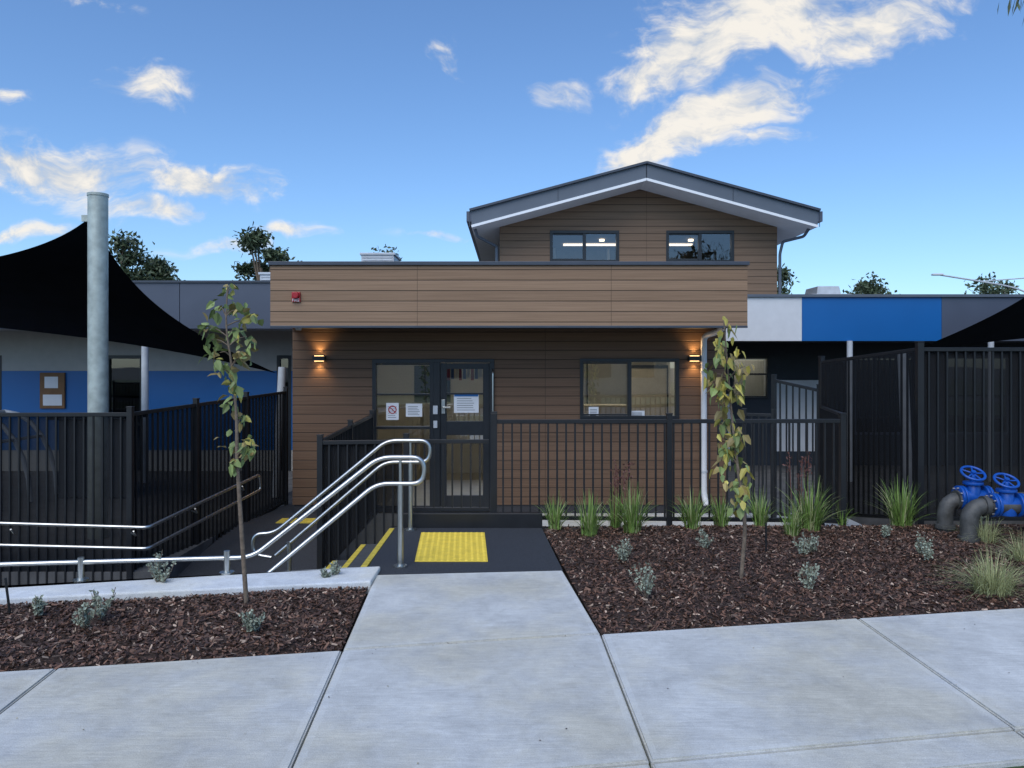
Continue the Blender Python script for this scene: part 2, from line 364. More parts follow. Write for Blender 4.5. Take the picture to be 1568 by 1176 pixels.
post(h,-.89,6.13,0,.66); tube('post_link',[(-.89,6.13,.66),(-.89,6.13,.85)],.012,'steel',h,fil=0)
post(h,-1.9,5.9,-.64,.0)
for px in (332,88,-200):
    y=5.62 if px==332 else 5.33; x=PX(px,y); y=5.05+(x+6)*.2; post(h,x,y,.03,.2)
h=rails('stair_handrail',7.5,7.42,-.80,-1.22,-2.3,.87,-.02)
post(h,-.99,7.5,0,.66); tube('post_link',[(-.99,7.5,.66),(-.99,7.5,.85)],.012,'steel',h,fil=0); post(h,-2.15,7.42,-.8,-.1)
h=empty('ramp_handrail')
t=[(-6.5,7.45,.12),(-3.62,7.65,-.01),(-3.25,9.9,.20),(-3.25,9.95,-.0),(-3.62,7.65,-.22),(-6.5,7.45,-.1)]
tube('rail',t,.018,'steel',h,fil=.06)
for (x,y,z) in ((-4.9,7.52,.04),(-3.75,7.62,.0),(-3.5,8.5,.06),(-3.33,9.5,.15)):
    tube('bracket',[(x,y,z-.04),(x,y+.06,z-.1),(x-.12,y+.2,z-.1)],.008,'steel',h,fil=.03)
# ---------------------------------------------------------------- fences
def fence(name,p0,p1,b0,b1,t0,t1,nposts=2,sp=.09,pw=.017,screen=None,postw=.055,posttop=.05,endposts=(1,1)):
    par=empty(name); p0=Vector(p0);p1=Vector(p1); L=(p1-p0).length; d=(p1-p0)/L
    mb=MB(); n=int(L/sp)
    def at(s): p=p0+(p1-p0)*s; return p.x,p.y,b0+(b1-b0)*s,t0+(t1-t0)*s
    for k in range(1,n):
        x,y,zb,zt=at(k/n); mb.beam((x,y,zb+.05),(x,y,zt-.02),pw,pw,up=Vector((d.x,d.y,0)))
    mb.obj('pickets','black',par)
    mb=MB(); a=at(0);b=at(1)
    mb.beam((a[0],a[1],a[3]-.02),(b[0],b[1],b[3]-.02),.035,.04)
    mb.beam((a[0],a[1],a[2]+.06),(b[0],b[1],b[2]+.06),.035,.04)
    mb.obj('rails','black',par,bevel=.003)
    mb=MB()
    for k in range(nposts):
        if k==0 and not endposts[0]: continue
        if k==nposts-1 and not endposts[1]: continue
        x,y,zb,zt=at(k/(nposts-1))
        mb.beam((x,y,zb-.1),(x,y,zt+posttop),postw,postw,up=Vector((d.x,d.y,0)))
        mb.beam((x,y,zt+posttop),(x,y,zt+posttop+.012),postw+.008,postw+.008,up=Vector((d.x,d.y,0)))
    mb.obj('posts','black',par,bevel=.003)
    if screen:
        n_=Vector((-d.y,d.x))*.02; mb=MB()
        mb.quad((a[0]+n_.x,a[1]+n_.y,a[2]+.05),(b[0]+n_.x,b[1]+n_.y,b[2]+.05),(b[0]+n_.x,b[1]+n_.y,b[3]-.03),(a[0]+n_.x,a[1]+n_.y,a[3]-.03)); mb.obj('mesh_screen',screen,par)
    return par
Y=7.72
fence('metal_fence',(-.18,Y),(PX(1290,7.8),Y+.08),0.02,-.03,1.06,1.06,nposts=3)
fence('metal_fence',(-1.06,Y),(-.23,Y),.10,.10,.86,.86,nposts=2,endposts=(1,0),sp=.085)
fence('metal_fence',(-1.92,Y-.02),(-1.10,Y-.02),-.62,-.2,.85,.86,nposts=2,endposts=(1,0),sp=.085,screen='screen2')
fence('metal_fence',(-1.92,Y),(-1.96,10.75),-.78,-.5,.86,.92,nposts=3,endposts=(0,1),screen='screen2')
mb=MB(); mb.box(-.21,-.15,Y-.03,Y+.03,0,1.14); mb.obj('gate_post','black',bevel=.003)
fence('tall_metal_fence',(-12,7.9),(-3.92,7.9),-.8,-.8,1.10,1.12,nposts=5,screen='screen2',sp=.095)
fence('tall_metal_fence',(-3.92,7.9),(-3.41,11.6),-.8,-.5,1.12,1.22,nposts=4,screen='screen2',endposts=(0,1),sp=.095)
fence('tall_metal_fence',(PX(1408,8),8),(13,8.05),-.05,-.05,1.79,1.79,nposts=4,screen='screen',sp=.095,postw=.065)
fence('tall_metal_fence',(PX(1408,8),8),(PX(1258,9.6),9.6),-.05,-.3,1.79,1.66,nposts=2,screen='screen2',endposts=(0,1),sp=.085)
fence('tall_metal_fence',(PX(1290,7.8),7.8),(PX(1258,9.6),9.6),-.05,-.4,1.12,1.1,nposts=2,endposts=(0,0),sp=.085,screen='screen2')
fence('metal_gate',(PX(1185,10.4),10.4),(PX(1255,9.9),9.9),-.45,-.45,1.42,1.30,nposts=2,sp=.09)
fence('metal_fence',(3.2,10.6),(PX(1185,10.4),10.4),-.45,-.45,.95,.95,nposts=2,sp=.09)
# ---------------------------------------------------------------- entry building
bl=empty('school_building')
XL,XR=-3.11,3.03
dx0,dx1,dz1=PX(570,10.9),PX(757,10.9),PZ(550,10.9)
wx0,wx1,wz0,wz1=PX(888,10.9),PX(1040,10.9),PZ(642,10.9),PZ(549,10.9)
FZ=-.49
mb=MB()
T=(10.9,11.1)
mb.box(XL,dx0,*T,FZ+.12,2.45); mb.box(dx0,dx1,*T,dz1,2.45); mb.box(dx1,wx0,*T,FZ+.12,2.45); mb.box(wx0,wx1,*T,FZ+.12,wz0); mb.box(wx0,wx1,*T,wz1,2.45); mb.box(wx1,XR,*T,FZ+.12,2.45)
mb.box(XL+.002,XL+.2,11.1,15.6,FZ+.1,2.6); mb.box(XR-.2,XR-.002,11.1,16,FZ+.1,2.6)
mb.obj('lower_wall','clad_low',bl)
mb=MB(); mb.box(XL+.02,dx0,10.92,11.09,FZ-.1,FZ+.12); mb.box(dx1,XR-.02,10.92,11.09,FZ-.1,FZ+.12); mb.obj('plinth','soffitd',bl)
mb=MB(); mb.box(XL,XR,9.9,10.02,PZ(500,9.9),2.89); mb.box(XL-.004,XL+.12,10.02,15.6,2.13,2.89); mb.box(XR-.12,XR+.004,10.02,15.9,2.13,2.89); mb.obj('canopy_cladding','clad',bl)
mb=MB(); mb.box(XL-.02,XR+.02,9.87,10.06,2.892,2.94); mb.box(XL-.02,XL+.14,10.06,15.6,2.892,2.94); mb.box(XR-.14,XR+.02,10.06,15.9,2.892,2.94); mb.box(XL,XR,9.885,9.9-.001,PZ(501,9.9)-.01,PZ(500,9.9)+.012); mb.obj('capping','cap',bl,bevel=.004)
mb=MB(); mb.box(XL+.12,XR-.12,10.02,16,2.6,2.7); mb.obj('canopy_roof','roof',bl)
mb=MB(); mb.box(XL+.121,XR-.121,10.021,10.898,2.12,2.18); mb.obj('canopy_soffit','soffitd',bl)
mb=MB(); mb.quad((XL+.2,15,FZ),(XR-.2,15,FZ),(XR-.2,15,2.3),(XL+.2,15,2.3)); mb.quad((XL+.2,11.101,2.25),(XR-.2,11.101,2.25),(XR-.2,15,2.25),(XL+.2,15,2.25)); mb.quad((XL+.21,11.1,FZ),(XL+.21,15,FZ),(XL+.21,15,2.3),(XL+.21,11.1,2.3)); mb.quad((XR-.21,11.1,FZ),(XR-.21,15,FZ),(XR-.21,15,2.3),(XR-.21,11.1,2.3))
mb.quad((.5,11.12,FZ),(.5,15,FZ),(.5,15,2.3),(.5,11.12,2.3)); mb.obj('room_lining','interior',bl)
mb=MB(); mb.box(XL+.2,XR-.2,11.1,15,FZ-.05,FZ+.001); mb.obj('room_floor','doorwood',bl)
mb=MB(); mb.box(2.15,2.8,13.9,13.96,FZ,1.55); mb.box(.51,1.1,13.4,13.9,FZ,1.0); mb.box(1.2,1.9,12.6,13.1,FZ,.95); mb.box(-2.7,-1.7,14.2,14.8,FZ,.8); mb.obj('interior_joinery','doorwood',bl)
mb=MB(); mb.box(2.09,2.148,13.88,13.97,FZ,1.61); mb.box(2.802,2.819,13.88,13.97,FZ,1.61); mb.box(2.15,2.8,13.88,13.97,1.555,1.61); mb.box(1.45,1.47,14.9,14.99,FZ,2.2); mb.box(-1.9,-1.2,14.95,14.99,.9,1.6); mb.box(.6,.95,13.35,13.39,1.05,1.35); mb.obj('interior_frames','navy',bl)
M['panel']=emis('ceiling_light',(1,.93,.8),13)
mb=MB(); mb.box(.9,2.3,12.3,12.7,2.2,2.23); mb.box(-1.9,-.7,12.6,12.9,2.2,2.23); mb.obj('ceiling_light_panel','panel',bl)
def window(par,name,x0,x1,z0,z1,y,splits=1,fw=.05,depth=.09,rail=None,gm='glass'):
    mb=MB(); yb=y+depth
    mb.box(x0,x1,y-.015,yb,z1-fw,z1); mb.box(x0,x1,y-.015,yb,z0,z0+fw); mb.box(x0,x0+fw,y-.015,yb,z0+fw,z1-fw); mb.box(x1-fw,x1,y-.015,yb,z0+fw,z1-fw)
    for k in range(splits):
        xm=x0+(x1-x0)*(k+1)/(splits+1); mb.box(xm-fw*.55,xm+fw*.55,y-.005,yb,z0+fw,z1-fw)
    xm=x0+(x1-x0)/(splits+1) if splits else x1
    g=fw*.5
    mb.box(x0+fw,xm-fw*.55,y+.02,y+.05,z1-fw-g,z1-fw-.002); mb.box(x0+fw,xm-fw*.55,y+.02,y+.05,z0+fw+.002,z0+fw+g)
    if rail is not None: mb.box(x0+fw,x1-fw,y,y+.06,rail-.02,rail+.02)
    mb.obj(name+'_frame','frame',par,bevel=.003)
    mb=MB(); mb.quad((x0+fw,y+.035,z0+fw),(x1-fw,y+.035,z0+fw),(x1-fw,y+.035,z1-fw),(x0+fw,y+.035,z1-fw)); mb.obj(name+'_glass',gm,par)
window(bl,'front_window',wx0,wx1,wz0,wz1,10.9)
mb=MB(); mb.box(wx0-.03,wx1+.03,10.85,10.9-.001,wz0-.03,wz0-.002); mb.obj('window_sill','frame',bl)
sx=PX(664,10.9)
window(bl,'sidelight',dx0,sx,FZ+.02,dz1,10.9,splits=0,fw=.055,rail=PZ(655,10.9))
mb=MB(); mb.box(dx0+.055,sx-.055,10.91,10.96,PZ(604,10.9)-.012,PZ(604,10.9)+.012)
dl=sx+.03; dr=dx1
y=10.9
mb.box(sx,dr,y-.015,y+.09,dz1-.05,dz1); mb.box(sx,dl+.06,y-.015,y+.09,FZ,dz1-.05); mb.box(dr-.07,dr,y-.015,y+.09,FZ,dz1-.05)
a,b=dl+.062,dr-.072
mb.box(a,a+.09,y+.01,y+.06,FZ+.02,dz1-.055); mb.box(b-.09,b,y+.01,y+.06,FZ+.02,dz1-.055)
mb.box(a+.09,b-.09,y+.01,y+.06,dz1-.14,dz1-.055); mb.box(a+.09,b-.09,y+.01,y+.06,PZ(660,10.9)-.06,PZ(645,10.9)); mb.box(a+.09,b-.09,y+.01,y+.06,FZ+.02,FZ+.25); mb.box(a+.09,b-.09,y+.012,y+.05,PZ(603,10.9)-.012,PZ(603,10.9)+.012)
mb.obj('door_frame','frame',bl,bevel=.003)
mb=MB(); mb.quad((a+.09,y+.035,FZ+.25),(b-.09,y+.035,FZ+.25),(b-.09,y+.035,dz1-.14),(a+.09,y+.035,dz1-.14)); mb.obj('door_glass','glass',bl)
mb=MB(); mb.box(a+.02,a+.07,y-.01,y+.008,.92,1.12); mb.box(a+.03,a+.15,y-.05,y-.03,1.0,1.02);mb.box(a+.03,a+.05,y-.05,y,1.0,1.02); mb.obj('door_lever','steel',bl,bevel=.004)
mb=MB(); mb.box(sx-.005,sx+.06,y-.04,y-.016,PZ(634,10.9),PZ(621,10.9),0); mb.box(sx,sx+.055,y-.04,y-.016,PZ(655,10.9),PZ(644,10.9),0); mb.obj('intercom','hvac',bl,bevel=.004)
tube('pull_handle',[(dr-.02,y-.02,1.55),(dr-.02,y-.07,1.5),(dr-.02,y-.07,.7),(dr-.02,y-.02,.65)],.012,'steel',bl,fil=.03)
def notice(name,px,py,w,h,y,colr='paper'):
    par=empty(name)
    c=P(px,py,y); mb=MB(); W=w/F*y/2; H=h/F*y/2
    mb.box(c.x-W,c.x+W,y-.004,y-.001,c.z-H,c.z+H); mb.obj('sheet',colr,par)
    mb=MB()
    for k in range(6):
        zz=c.z+H*(.55-.25*k); mb.box(c.x-W*.75,c.x+W*(.75-.35*random.random()),y-.0055,y-.0045,zz-.003,zz+.003)
    mb.obj('print','navy',par)
    return par,c,W,H
yn=10.925
q,c,W,H=notice('no_smoking_sign',601,630,19,26,yn)
mb=MB()
for k in range(24):
    t0=2*math.pi*k/24;t1=2*math.pi*(k+1)/24
    mb.quad(*[(c.x+r*math.cos(t),yn-.0065,c.z+.025+r*math.sin(t)) for r,t in ((.045,t0),(.06,t0),(.06,t1),(.045,t1))])
mb.beam((c.x-.035,yn-.007,c.z+.06),(c.x+.035,yn-.007,c.z-.01),.004,.012); mb.obj('ring','red',q)
notice('paper_notice',634,628,25,20,yn); notice('paper_notice',714,618,38,28,yn); notice('paper_notice',909,632,15,18,yn); notice('paper_notice',976,636,22,14,yn)
mb=MB(); c=P(714,606,yn); mb.box(c.x-.17,c.x+.17,yn-.008,yn-.0058,c.z-.01,c.z+.02); mb.obj('notice_header','blue',bl)
mb=MB()
for k in range(9): mb.box(-.98+.06*k,-.935+.06*k,11.6,11.62,1.38+.02*(k%3),1.60-.015*(k%2),k%3)
mb.obj('bunting',['red','valveblue','paper'],bl)
M['amber']=emis('lamp_glow',(1,.6,.25),10)
for px in (490,1062):
    wl=empty('wall_lamp'); c=P(px,549,10.9); mb=MB()
    mb.box(c.x-.085,c.x+.085,10.80,10.899,c.z-.035,c.z+.035); mb.box(c.x-.05,c.x+.05,10.88,10.899,c.z-.05,c.z+.05); mb.obj('housing','black',wl,bevel=.005)
    mb=MB(); mb.box(c.x-.06,c.x+.06,10.81,10.875,c.z+.0355,c.z+.038); mb.box(c.x-.06,c.x+.06,10.81,10.875,c.z-.038,c.z-.0355); mb.obj('lens','amber',wl)
    for s in (1,-1):
        l=bpy.data.lights.new('lamp_light','SPOT'); l.energy=8; l.color=(1,.60,.25); l.spot_size=math.radians(110); l.spot_blend=.9; l.shadow_soft_size=.02
        o=bpy.data.objects.new('lamp_light',l); o.location=(c.x,10.845,c.z+.045*s); o.rotation_euler=(0 if s<0 else math.pi,0,0); col.objects.link(o); o.parent=wl
fa=empty('fire_alarm_sounder'); c=P(454,455,9.9); mb=MB()
mb.box(c.x-.055,c.x+.055,9.87,9.899,c.z-.065,c.z+.065); mb.cyl((c.x,9.87,c.z+.02),(c.x,9.825,c.z+.02),.048,.04,n=24); mb.obj('body','red',fa,bevel=.006)
fc=bpy.data.curves.new('text','FONT'); fc.body='FIRE'; fc.size=.052; fc.align_x='CENTER'; fc.extrude=.001; fc.materials.append(M['paper']); fo=bpy.data.objects.new('lettering',fc); fo.location=(c.x,9.866,c.z-.058); fo.rotation_euler=(math.pi/2,0,0); col.objects.link(fo); fo.parent=fa
mb=MB(); mb.cyl((PX(457,10.2),10.2,2.12),(PX(457,10.2),10.2,2.07),.05,.035); mb.obj('dome_camera','white',smooth=True)
dp=empty('downpipe'); X=PX(1077,10.85)
tube('pipe',[(X+.22,10.6,2.13),(X+.16,10.7,2.07),(X,10.82,2.02),(X,10.82,-.2),(X+.02,10.75,-.35)],.042,'white',dp,fil=.08)
for z in (1.5,.8,.1):
    mb=MB(); mb.cyl((X,10.82,z),(X,10.82,z+.03),.05); mb.obj('clip','hvac',dp)
# ---------------------------------------------------------------- upper storey
up=bl
uy=16.; ux0,ux1=PX(765,uy),PX(1190,uy)
ap=PX(990,15.2); aZ=PZ(250,15.2); e0=PX(722,15.2); e1=PX(1252,15.2); eZ=PZ(322,15.2); TH=.33
wins=[(PX(842,uy),PX(948,uy)),(PX(1020,uy),PX(1124,uy))]; z0,z1=3.74,PZ(353,uy)
mb=MB(); Tu=(uy,uy+.18)
mb.box(ux0,wins[0][0],*Tu,2.4,z1); mb.box(wins[0][1],wins[1][0],*Tu,2.4,z1); mb.box(wins[1][1],ux1,*Tu,2.4,z1)
for w in wins: mb.box(w[0],w[1],*Tu,2.4,z0)
def rz(x): return eZ+(aZ-eZ)*((x-e0)/(ap-e0) if x<ap else (e1-x)/(e1-ap))
pent=[(ux0,z1),(ux1,z1),(ux1,rz(ux1)-TH+.05),(ap,aZ-TH+.05),(ux0,rz(ux0)-TH+.05)]
i=len(mb.v); mb.v+=[(p[0],uy,p[1]) for p in pent]+[(p[0],uy+.18,p[1]) for p in pent]
mb.f.append(tuple(range(i,i+5))); mb.m.append(0); mb.f.append(tuple(range(i+5,i+10))); mb.m.append(0)
mb.box(ux0,ux0+.18,uy+.18,26,2.4,rz(ux0)-TH); mb.box(ux1-.18,ux1,uy+.18,26,2.4,rz(ux1)-TH)
mb.obj('upper_wall','clad_up',up)
for k,w in enumerate(wins): window(up,'upper_window_%d'%k,w[0],w[1],z0,z1,uy,fw=.06,gm='glass_up')
mb=MB(); mb.quad((ux0+.2,19,2.6),(ux1-.2,19,2.6),(ux1-.2,19,4.46),(ux0+.2,19,4.46)); mb.quad((ux0+.2,uy+.2,4.45),(ux1-.2,uy+.2,4.45),(ux1-.2,19,4.45),(ux0+.2,19,4.45)); mb.obj('upper_room','room_up',up)
mb=MB(); 
for xx in (1.0,2.3,3.6,4.9): mb.box(xx,xx+.06,18.6,18.66,2.6,4.44)
mb.box(ux0+.2,ux1-.2,18.5,18.55,3.95,4.0); mb.obj('upper_room_balustrade','hvac',up)
mb=MB()
for x in (2.02,4.02): mb.cyl((x,17.3,4.44),(x,17.3,4.40),.06)
mb.obj('upper_downlight',emis('upper_light',(1,.85,.6),4.0),up)
mb=MB(); mb.box(1.2,4.2,17.9,18.05,4.41,4.44); mb.obj('upper_ceiling_light',emis('upper_strip',(1,.9,.75),2.5),up)
mb=MB()
yf,yb=15.2,26.5
for (xa,za,xb_,zb_) in ((e0,eZ,ap,aZ),(ap,aZ,e1,eZ)):
    mb.hexa([(xa,yf,za-TH),(xb_,yf,zb_-TH),(xb_,yb,zb_-TH),(xa,yb,za-TH),(xa,yf,za),(xb_,yf,zb_),(xb_,yb,zb_),(xa,yb,za)],0)
    mb.m[-6]=1
mb.obj('gable_roof',['greymetal','soffitw'],up)
mb=MB()
for (xa,za,xb_,zb_) in ((e0-.04,eZ-.01,ap,aZ),(ap,aZ,e1+.04,eZ-.01)):
    mb.beam((xa,yf-.02,za+.01),(xb_,yf-.02,zb_+.01),.08,.045)
    for t in (.0,.5,.999):
        x=xa+(xb_-xa)*t; z=za+(zb_-za)*t; mb.box(x-.006,x+.006,yf-.008,yf-.001,z-TH+.01,z-.01)
mb.obj('barge_capping','cap',up)
mb=MB()
for (xa,za,xb_,zb_) in ((e0,eZ,ap,aZ),(ap,aZ,e1,eZ)):
    mb.beam((xa,yf-.012,za-TH+.012),(xb_,yf-.012,zb_-TH+.012),.02,.05)
mb.obj('soffit_trim','soffitw',up)
mb=MB(); mb.box(e0-.1,e0,yf,yb,eZ-.22,eZ-.02); mb.box(e1,e1+.1,yf,yb,eZ-.22,eZ-.02); mb.obj('gutters','greymetal_d',up)
tube('upper_downpipe',[(e1-.05,15.5,eZ-.3),(e1-.12,15.6,eZ-.45),(ux1+.1,15.95,eZ-.5),(ux1+.05,15.98,eZ-.75),(ux1+.05,15.98,2.9)],.03,'greymetal',up,fil=.05)
tube('upper_downpipe',[(e0+.05,15.5,eZ-.3),(e0+.1,15.6,eZ-.45),(ux0-.06,15.95,eZ-.6),(ux0-.06,15.98,2.9)],.03,'greymetal',up,fil=.05)
# ---------------------------------------------------------------- left wing
lw=empty('left_wing_building'); y=14.
zt,zb=PZ(433,y),PZ(503,y)
xj=PX(275,y)
mb=MB(); mb.box(-26,xj-.006,y,y+.1,zb,zt); mb.box(xj+.006,XL-.005,y,y+.1,zb,zt); mb.obj('fascia','greymetal_d',lw)
mb=MB(); mb.box(-26,XL-.01,y-.03,y+.14,zt+.001,zt+.04); mb.obj('fascia_capping','cap',lw)
mb=MB(); mb.box(-26,XL-.01,y+.1,24,zt-.15,zt-.1); mb.obj('roof','roof',lw)
mb=MB(); mb.box(-26,XL-.01,y+.1,15.6,zb+.02,zb+.05); mb.obj('soffit','palewall',lw)
yw=15.5
op=[(-26,-11.0,'w'),(-11.0,-10.28,'d'),(-10.28,PX(163,yw),'w'),(PX(163,yw),PX(219,yw),'d'),(PX(219,yw),PX(424,yw),'w'),(PX(424,yw),PX(446,yw),'d'),(PX(446,yw),XL,'w')]
w=MB();bp=MB();fr=MB();gl=MB()
zbt=PZ(568,yw)
for a,b,t in op:
    if t=='w':
        w.box(a,b,yw,yw+.15,zbt+.002,2.5); bp.box(a,b,yw-.004,yw+.15,-.1,zbt); w.box(a,b,yw,yw+.15,-.52,-.102)
    else:
        zd=PZ(544,yw); w.box(a,b,yw,yw+.15,zd,2.5)
        fr.box(a,a+.06,yw-.01,yw+.1,-.52,zd-.003); fr.box(b-.06,b,yw-.01,yw+.1,-.52,zd-.003); fr.box(a+.06,b-.06,yw-.01,yw+.1,zd-.07,zd-.003); fr.box(a+.06,b-.06,yw-.01,yw+.1,.4,.46)
        gl.quad((a+.06,yw+.04,-.5),(b-.06,yw+.04,-.5),(b-.06,yw+.04,zd-.07),(a+.06,yw+.04,zd-.07))
w.obj('wall','palewall',lw); bp.obj('blue_dado','blue',lw); fr.obj('door_frames','frame',lw); gl.obj('door_glass','glass_up',lw)
mb=MB(); mb.box(-26,XL,17.5,17.6,-.5,2.8); mb.obj('inner_wall','navy',lw)
nb=empty('notice_board'); c=P(82,598,yw); mb=MB(); mb.box(c.x-.25,c.x+.25,yw-.05,yw-.01,c.z-.36,c.z+.36); mb.obj('board','cork',nb,bevel=.006)
mb=MB(); mb.box(c.x-.15,c.x+.12,yw-.056,yw-.051,c.z+.05,c.z+.28); mb.box(c.x-.18,c.x+.2,yw-.056,yw-.051,c.z-.3,c.z-.08); mb.obj('sheets','paper',nb)
mb=MB(); mb.cyl((PX(222,13.8),13.8,-.5),(PX(222,13.8),13.8,PZ(524,13.8)),.06); mb.cyl((PX(222,13.8),13.8,PZ(524,13.8)),(PX(222,13.8),13.9,zb+.02),.04);mb.obj('verandah_post','hvac',smooth=True)
# ---------------------------------------------------------------- right wing
rw=empty('right_wing_building'); y=14.
zt,zb=PZ(455,y),PZ(522,y)
for a,b,m,nm in ((XR+.01,PX(1228,y),'white','white_fascia'),(PX(1228,y),PX(1442,y),'blue','blue_fascia'),(PX(1442,y),26,'greymetal_d','grey_fascia')):
    mb=MB(); mb.box(a+.003,b-.003,y,y+.1,zb,zt); mb.obj(nm,m,rw)
mb=MB(); mb.box(XR,26,y-.04,y+.14,zt+.001,zt+.05); mb.obj('fascia_capping','greymetal',rw)
mb=MB(); mb.box(XR,26,y+.1,26,zt-.12,zt-.05); mb.obj('roof','roof',rw)
mb=MB(); mb.box(XR,26,y+.1,16.3,zb+.02,zb+.05); mb.obj('soffit','soffitd',rw)
yw=16.2
x0,x1=PX(1120,yw),PX(1178,yw)
w=MB(); w.box(XR,x0,yw,yw+.15,-.5,2.5); w.box(x0,x1,yw,yw+.15,-.5,PZ(612,yw)); w.box(x0,x1,yw,yw+.15,PZ(545,yw),2.5); w.box(x1,26,yw,yw+.15,-.5,2.5); w.obj('wall','navy',rw)
w=MB(); w.box(PX(1188,yw),PX(1256,yw),yw-.02,yw-.001,-.2,PZ(582,yw)); w.box(XR+.01,x0-.02,yw-.02,yw-.001,-.5,1.0); w.obj('pale_panel','white',rw)
window(rw,'side_window',x0,x1,PZ(612,yw),PZ(545,yw),yw,splits=0,rail=PZ(573,yw))
mb=MB(); mb.quad((x0-.5,17.3,.3),(x1+.5,17.3,.3),(x1+.5,17.3,2.3),(x0-.5,17.3,2.3)); mb.obj('inner_wall','interior',rw)
mb=MB(); mb.box(x0,x1,16.6,16.9,2.3,2.33); mb.obj('ceiling_light','panel',rw)
for k,(a,b) in enumerate(((PX(1310,yw),PX(1395,yw)),(PX(1450,yw),PX(1540,yw)))):
    g=MB(); g.quad((a,yw-.01,.2),(b,yw-.01,.2),(b,yw-.01,1.75),(a,yw-.01,1.75)); g.obj('window_glass','glass',rw)
    g=MB(); g.box(a-.05,a,yw-.03,yw-.012,.15,1.8); g.box(b,b+.05,yw-.03,yw-.012,.15,1.8); g.box(a,b,yw-.03,yw-.012,1.75,1.8); g.box(a,b,yw-.03,yw-.012,.15,.2); g.obj('window_frame','greymetal_d',rw)
for px in (1303,1520):
    mb=MB(); mb.cyl((PX(px,13.9),13.95,-.5),(PX(px,13.9),13.95,zb),.05); mb.obj('verandah_post','hvac',smooth=True)
def rooftop(name,px0,px1,py0,py1,d,dome=False):
    par=empty(name); a=PX(px0,d);b=PX(px1,d);z0=PZ(py1,d)-.6;z1=PZ(py0,d); mb=MB()
    if dome:
        mb.hexa([(a,d,z0),(b,d,z0),(b,d+1,z0),(a,d+1,z0),(a+.15,d+.15,z1),(b-.15,d+.15,z1),(b-.15,d+.85,z1),(a+.15,d+.85,z1)])
        mb.box(a-.05,b+.05,d-.05,d+1.05,z1-.22,z1-.19)
    else:
        mb.box(a,b,d,d+.8,z0,z1-.05); mb.box(a-.03,b+.03,d-.03,d+.83,z1-.05,z1)
        for k in range(8): mb.box(a+.03,b-.03,d-.012,d-.001,z1-.12-.06*k,z1-.09-.06*k)
    mb.obj('casing','hvac',par,bevel=.02)
rooftop('rooftop_air_conditioner',553,603,387,403,17.5); rooftop('rooftop_vent',1246,1300,437,452,17,True); rooftop('rooftop_air_conditioner',398,416,417,433,17.5)
# ---------------------------------------------------------------- poles & shade sails
sp=empty('shade_sail_pole'); X=PX(150,9.5); mb=MB(); mb.cyl((X,9.5,-.52),(X,9.5,PZ(301,9.5)),.115,n=32); mb.cyl((X,9.5,PZ(301,9.5)),(X,9.5,PZ(297,9.5)),.122,n=32); mb.obj('shaft','galv',sp,smooth=True)
mb=MB(); mb.beam((X-.11,9.5,3.42),(X-.2,9.5,3.42),.02,.08); mb.obj('lug','galv',sp)
sp=empty('shade_sail_pole'); mb=MB(); mb.cyl((PX(422,12.3),12.3,-.5),(PX(432,12.3),12.3,PZ(562,12.3)),.06,n=20); mb.obj('shaft','hvac',sp,smooth=True)
sp=empty('shade_sail_pole'); mb=MB(); mb.cyl((PX(1392,11),11.,-.5),(PX(1382,11),11.,PZ(539,11)),.07,n=20); mb.obj('shaft','hvac',sp,smooth=True)
def sail(name,corners,sag,n=28,edge=.12):
    c=[Vector(p) for p in corners]; V=[];Fc=[]
    for j in range(n+1):
        for i in range(n+1):
            u=i/n;v=j/n
            pu=4*u*(1-u); pv=4*v*(1-v)
            uu=.5+(u-.5)*(1-edge*pv); vv=.5+(v-.5)*(1-edge*pu)
            p=(c[0]*(1-uu)+c[1]*uu)*(1-vv)+(c[3]*(1-uu)+c[2]*uu)*vv
            V.append(tuple(p-Vector((0,0,sag*pu*pv))))
    for j in range(n):
        for i in range(n):
            k=j*(n+1)+i; Fc.append((k,k+1,k+n+2,k+n+1))
    me=bpy.data.meshes.new(name); me.from_pydata(V,[],Fc); me.materials.append(M['sail']); me.polygons.foreach_set('use_smooth',[True]*len(Fc))
    o=bpy.data.objects.new(name,me); col.objects.link(o); return o
sail('shade_sail',[P(137,333,9.5),P(425,572,12.2),P(-120,488,15),P(-330,430,8.5)],.05,edge=.22)
sail('shade_sail',[P(1384,542,11),P(1640,400,9.5),P(1900,420,14),P(1720,512,13)],.05,edge=.16)
